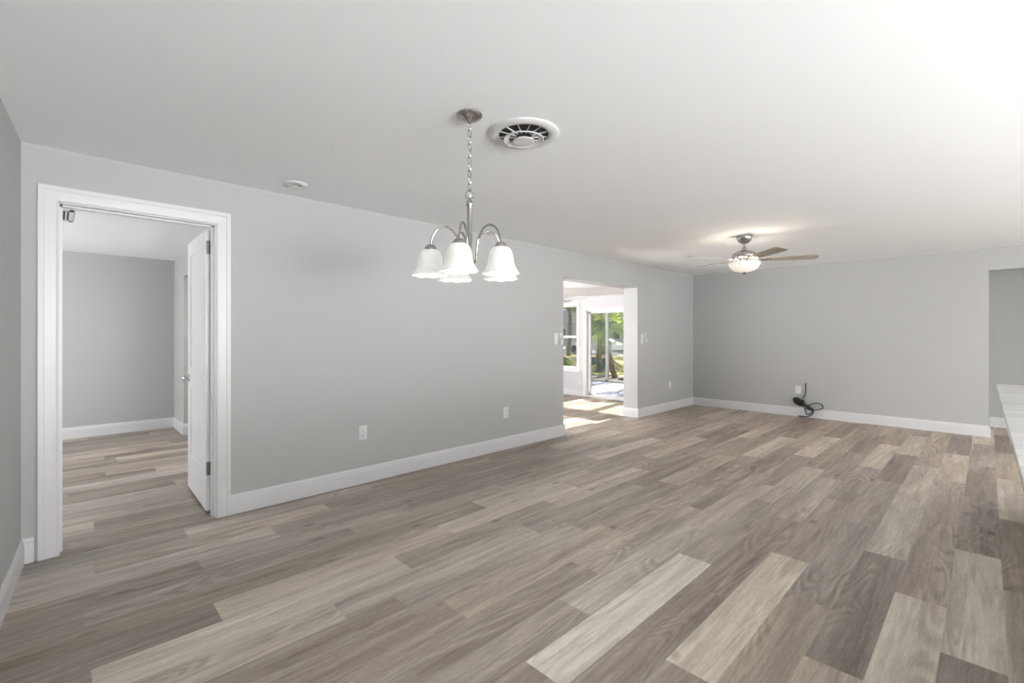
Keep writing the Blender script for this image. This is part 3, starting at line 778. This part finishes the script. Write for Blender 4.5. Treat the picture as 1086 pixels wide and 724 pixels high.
def leafmat(name, c1, c2):
    m = bpy.data.materials.new(name); m.use_nodes = True
    n = m.node_tree.nodes; l = m.node_tree.links; n.clear()
    o = n.new('ShaderNodeOutputMaterial'); d = n.new('ShaderNodeBsdfDiffuse'); t = n.new('ShaderNodeBsdfTranslucent'); mx = n.new('ShaderNodeMixShader'); mx.inputs[0].default_value = .45
    tc = n.new('ShaderNodeTexCoord'); nz = n.new('ShaderNodeTexNoise'); nz.inputs['Scale'].default_value = 1.3; nz.inputs['Detail'].default_value = 6
    mc = n.new('ShaderNodeMix'); mc.data_type = 'RGBA'; mc.inputs['A'].default_value = (*c1, 1); mc.inputs['B'].default_value = (*c2, 1)
    mr = n.new('ShaderNodeMapRange'); mr.inputs['From Min'].default_value = .35; mr.inputs['From Max'].default_value = .65
    l.new(tc.outputs['Object'], nz.inputs['Vector']); l.new(nz.outputs['Fac'], mr.inputs['Value']); l.new(mr.outputs[0], mc.inputs['Factor'])
    l.new(mc.outputs['Result'], d.inputs[0]); l.new(mc.outputs['Result'], t.inputs[0]); l.new(d.outputs[0], mx.inputs[1]); l.new(t.outputs[0], mx.inputs[2]); l.new(mx.outputs[0], o.inputs[0])
    return m
M_leafA = leafmat('deep_green_leaves', (.03, .06, .015), (.12, .20, .05))
M_leafB = leafmat('yellow_green_leaves', (.18, .30, .04), (.52, .60, .14))
M_leafC = leafmat('blue_green_leaves', (.06, .12, .09), (.20, .30, .26))
M_frond = leafmat('palm_fronds', (.07, .14, .02), (.30, .46, .09))

bm = bm_new(); box(bm, 8.97, 12.1, -2, 14, -.35, -.15); tag(obj('patio_slab', bm, M_pav), 'blue grey paved patio outside the sliding glass door', 'patio')['kind'] = 'structure'
bm = bm_new(); box(bm, 12.1, 14.6, -4, 18, -.38, -.17); tag(obj('planting_bed', bm, M_mulch), 'mulched bed, coloured shade-dark, along the far edge of the patio', 'garden bed')['kind'] = 'structure'
bm = bm_new(); box(bm, 14.6, 28, -10, 40, -.40, -.19); tag(obj('lawn', bm, M_lawn), 'sunlit yellow green lawn beyond the patio', 'lawn')['kind'] = 'structure'
bm = bm_new(); box(bm, 28, 90, -30, 90, -.42, -.21); tag(obj('road', bm, M_road), 'pale grey road beyond the lawn', 'road')['kind'] = 'structure'

# screen enclosure along the far edge of the patio
se = thing('screen_enclosure', (12.2, 6, -.15), 'grey aluminium posts and beams of the patio screen enclosure', 'screen enclosure')
for i, y in enumerate((3.6, 5.9, 8.25, 10.6)):
    bm = bm_new(); box(bm, 12.16, 12.23, y - .04, y + .04, -.15, 2.9); obj('post', bm, M_cage, se)
for (z0_, z1_) in ((-.15, -.08), (2.78, 3.18)):  # upper beam, out of view, deepened to split the sun patches
    bm = bm_new(); box(bm, 12.16, 12.23, 2, 12.2, z0_, z1_); obj('beam', bm, M_cage, se)

def leaf_cloud(bm, c, rad, n, size, rr, flat=1.0):
    for _ in range(n):
        while True:
            p = Vector((rr.uniform(-1, 1), rr.uniform(-1, 1), rr.uniform(-1, 1)))
            if p.length < 1: break
        p = p.normalized() * p.length ** .5
        q = Vector(c) + Vector((p.x * rad[0], p.y * rad[1], p.z * rad[2]))
        a = Vector((rr.gauss(0, 1), rr.gauss(0, 1), rr.gauss(0, .7))).normalized(); b = a.cross(Vector((rr.gauss(0, 1), rr.gauss(0, 1), rr.gauss(0, 1)))).normalized()
        s = size * rr.uniform(.6, 1.3)
        bm.faces.new([bm.verts.new(x) for x in (q - a * s, q - b * s * .35, q + a * s, q + b * s * .35)])

def tree(x, y, h, r, mat, label, n=1500, size=.22, low=.25, group='trees beyond the lawn', seed=0):
    rr = random.Random(seed); zb = -.2
    t = thing('leafy_tree', (x, y, zb), label, 'tree', group)
    bm = bm_new(); tube(bm, spline([(x, y, zb), (x + .1, y - .1, zb + h * .3), (x - .1, y + .15, zb + h * .6), (x, y, zb + h * .85)], 4), [.16 * (1 - .06 * i) for i in range(13)], 8)
    for k in range(5):
        a = rr.uniform(0, 6.28); tube(bm, [(x, y, zb + h * (.35 + .08 * k)), (x + math.cos(a) * r * .6, y + math.sin(a) * r * .6, zb + h * (.55 + .08 * k))], .05, 6)
    obj('trunk', bm, M_trunk, t)
    bm = bm_new()
    for k in range(9):
        a = rr.uniform(0, 6.28); d = rr.uniform(0, .62) * r; zz = zb + h * rr.uniform(low + .15, .85)
        leaf_cloud(bm, (x + d * math.cos(a), y + d * math.sin(a), zz), (r * .55, r * .55, h * .2), n // 9, size, rr)
    f = obj('foliage', bm, mat, t, fix=False)
    return t
tree(36, 26.5, 11, 4.2, M_leafA, 'tall deep green tree beyond the lawn, left of the sliding door view', 2600, .30, .25, seed=1)
tree(33, 19.5, 12, 4.5, M_leafB, 'tall bright yellow green tree beyond the lawn, right in the door view', 2600, .30, .2, seed=2)
tree(25.8, 20.7, 9, 2.4, M_leafA, 'dark leafy tree seen through the sunroom window', 2200, .24, .3, seed=4)
tree(44, 30.5, 12, 3.6, M_leafB, 'wide pale green tree furthest back behind the lawn', 2200, .34, .2, seed=5)
tree(27.5, 13.9, 10, 2.8, M_leafA, 'dark dense tree at the right of the door view', 2200, .24, .1, seed=6)
tree(50, 24, 12, 5, M_leafA, 'broad dark tree across the road', 2600, .4, .15, seed=8)
tree(37, 40, 12, 5, M_leafA, 'broad dark tree across the road, seen through the sunroom window', 2600, .4, .15, seed=9)

tree(22.4, 15.75, 9, 1.9, M_leafB, 'nearest leafy tree on the lawn, centred in the door view', 2200, .18, .16, seed=11)

def palm(pts, mat, label, nf=16, L=1.5, group='palms by the patio', seed=0, r=.11, droop=1.0):
    rr = random.Random(seed); base = pts[0]
    t = thing('palm_tree', base, label, 'palm tree', group)
    sp = spline(pts, 8); bm = bm_new(); tube(bm, sp, [r * (1 - .3 * i / len(sp)) * (1 + .12 * (i % 2)) for i in range(len(sp))], 10); obj('trunk', bm, M_trunk, t)
    top = Vector(pts[-1]); bm = bm_new()
    for k in range(nf):
        a = 2 * PI * k / nf + rr.uniform(-.2, .2); d = Vector((math.cos(a), math.sin(a), 0)); el = rr.uniform(.1, 1.2)
        P_ = [top + d * (L * s * math.cos(el * (1 - s * .3))) + Vector((0, 0, L * (math.sin(el) * s - droop * .9 * s * s))) for s in [i / 9 for i in range(10)]]
        tube(bm, P_, [.012 * (1 - .08 * i) for i in range(10)], 5)
        for i in range(1, 10):
            for q in range(3):
                pa = P_[i - 1].lerp(P_[i], q / 3); tan = (P_[i] - P_[i - 1]).normalized(); side = tan.cross(Vector((0, 0, 1))).normalized()
                ll = L * .33 * math.sin(PI * (i + q / 3) / 10.5)
                for s in (-1, 1):
                    tip = pa + side * s * ll * .8 + tan * ll * .5 - Vector((0, 0, ll * .45))
                    bm.faces.new([bm.verts.new(x) for x in (pa, pa + tan * .035, tip, pa - tan * .01)])
    obj('fronds', bm, mat, t, fix=False)
    return t
palm([(13.7, 8.95, -.17), (13.62, 9.1, .5), (13.45, 9.22, 1.12), (13.55, 9.22, 1.56)], M_frond, 'leaning brown trunked palm beside the enclosure post', 16, 1.15, seed=1, r=.10)
palm([(16.2, 9.85, -.17), (16.2, 9.9, 1.6), (16.1, 9.85, 3.25)], M_frond, 'taller dark trunked palm at the right of the door view', 18, 1.9, seed=2, r=.12)
palm([(18.3, 13.5, -.19), (18.3, 13.6, 1.8), (18.2, 13.7, 3.7)], M_frond, 'tall palm on the lawn, left in the door view', 18, 2.0, seed=3, r=.12)
palm([(16.0, 11.2, -.19), (16.1, 11.25, .15)], M_leafC, 'low spreading blue green palm at the lawn edge', 16, 1.1, seed=4, r=.10)
palm([(13.9, 11.9, -.19), (14.0, 11.95, .25)], M_frond, 'low bushy palm outside the sunroom window', 16, 1.1, seed=5, r=.10)
palm([(14.6, 8.2, -.19), (14.6, 8.2, .35)], M_leafA, 'low dark bushy palm at the right edge of the door view', 18, 1.0, seed=6, r=.10)

hg = thing('sun_blocking_shrub', (13.9, 5.6, -.17), 'unseen dense green shrub added right of the door view to cut the sun patches', 'shrub')  # leafy blocker added out of view to keep low sun off the floor
bm = bm_new(); rr = random.Random(21)
for k in range(5): tube(bm, [(13.9, 4.3 + k * .6, -.17), (13.95, 4.35 + k * .6, 2.4)], .03, 6)
obj('stem', bm, M_trunk, hg)
bm = bm_new()
for k in range(10): leaf_cloud(bm, (13.9, 4.4 + (k % 5) * .6, .6 + 1.5 * (k // 5)), (.5, .7, 1.05), 650, .13, rr)
obj('foliage', bm, M_leafA, hg, fix=False)

# neighbour's house and parked car across the road
hs = thing('house', (54, 40, -.2), 'low pale house far across the road', 'house')
bm = bm_new(); box(bm, 52, 60, 31, 49, -.2, 2.8); obj('wall', bm, pm('pale_stucco', (.6, .62, .62), .9, var=(2, .03)), hs)
bm = bm_new()
v = [bm.verts.new(p) for p in ((51.4, 30.4, 2.8), (60.6, 30.4, 2.8), (60.6, 49.6, 2.8), (51.4, 49.6, 2.8), (56, 35, 5.2), (56, 45, 5.2))]
for f in ((0, 1, 4), (1, 2, 5, 4), (2, 3, 5), (3, 0, 4, 5), (0, 3, 2, 1)): bm.faces.new([v[i] for i in f])
obj('roof', bm, pm('grey_shingle', (.22, .22, .23), .9, var=(6, .2)), hs)
for y in (34, 38, 43, 46.5):
    bm = bm_new(); box(bm, 51.95, 52.0, y - .7, y + .7, .8, 2.1); obj('window', bm, pm('dark_glass', (.04, .05, .06), .1, var=(2, .1)), hs)

cr_ = thing('car', (30.5, 21.9, -.21), 'white car parked on the road beyond the lawn', 'car')
def car_body(bm, cx, cy, z0):
    prof = [(-2.2, .35), (-2.25, .75), (-2.1, .95), (-1.3, 1.02), (-.75, 1.45), (.75, 1.48), (1.45, 1.0), (2.1, .88), (2.25, .6), (2.2, .32)]
    A = [bm.verts.new((cx - .85 + (.12 if z > 1.1 else 0), cy + y, z0 + z)) for y, z in prof]; B = [bm.verts.new((cx + .85 - (.12 if z > 1.1 else 0), cy + y, z0 + z)) for y, z in prof]
    bm.faces.new(A); bm.faces.new(list(reversed(B)))
    for k in range(len(prof)): bm.faces.new((A[k], B[k], B[(k + 1) % len(prof)], A[(k + 1) % len(prof)]))
bm = bm_new(); car_body(bm, 30.5, 21.9, -.21); obj('body', bm, pm('white_car_paint', (.8, .8, .8), .2, var=(2, .01)), cr_, smooth=30)
bm = bm_new()
v = [bm.verts.new((29.655 + a, 21.9 + y, -.21 + z)) for (a, y, z) in ((0, -1.15, 1.03), (0, 1.3, 1.03), (.1, .7, 1.40), (.1, -.7, 1.38))]
bm.faces.new(v); obj('side_window', bm, pm('car_glass', (.03, .04, .05), .1, var=(2, .1)), cr_)
for y in (-1.4, 1.35):
    bm = bm_new(); lathe(bm, [(0, -.1), (.32, -.1), (.34, 0), (.32, .1), (0, .1)], seg=24); bmesh.ops.rotate(bm, verts=bm.verts, matrix=Matrix.Rotation(PI / 2, 3, 'Y')); bmesh.ops.translate(bm, verts=bm.verts, vec=(29.72, 21.9 + y, .13)); obj('wheel', bm, M_black, cr_)
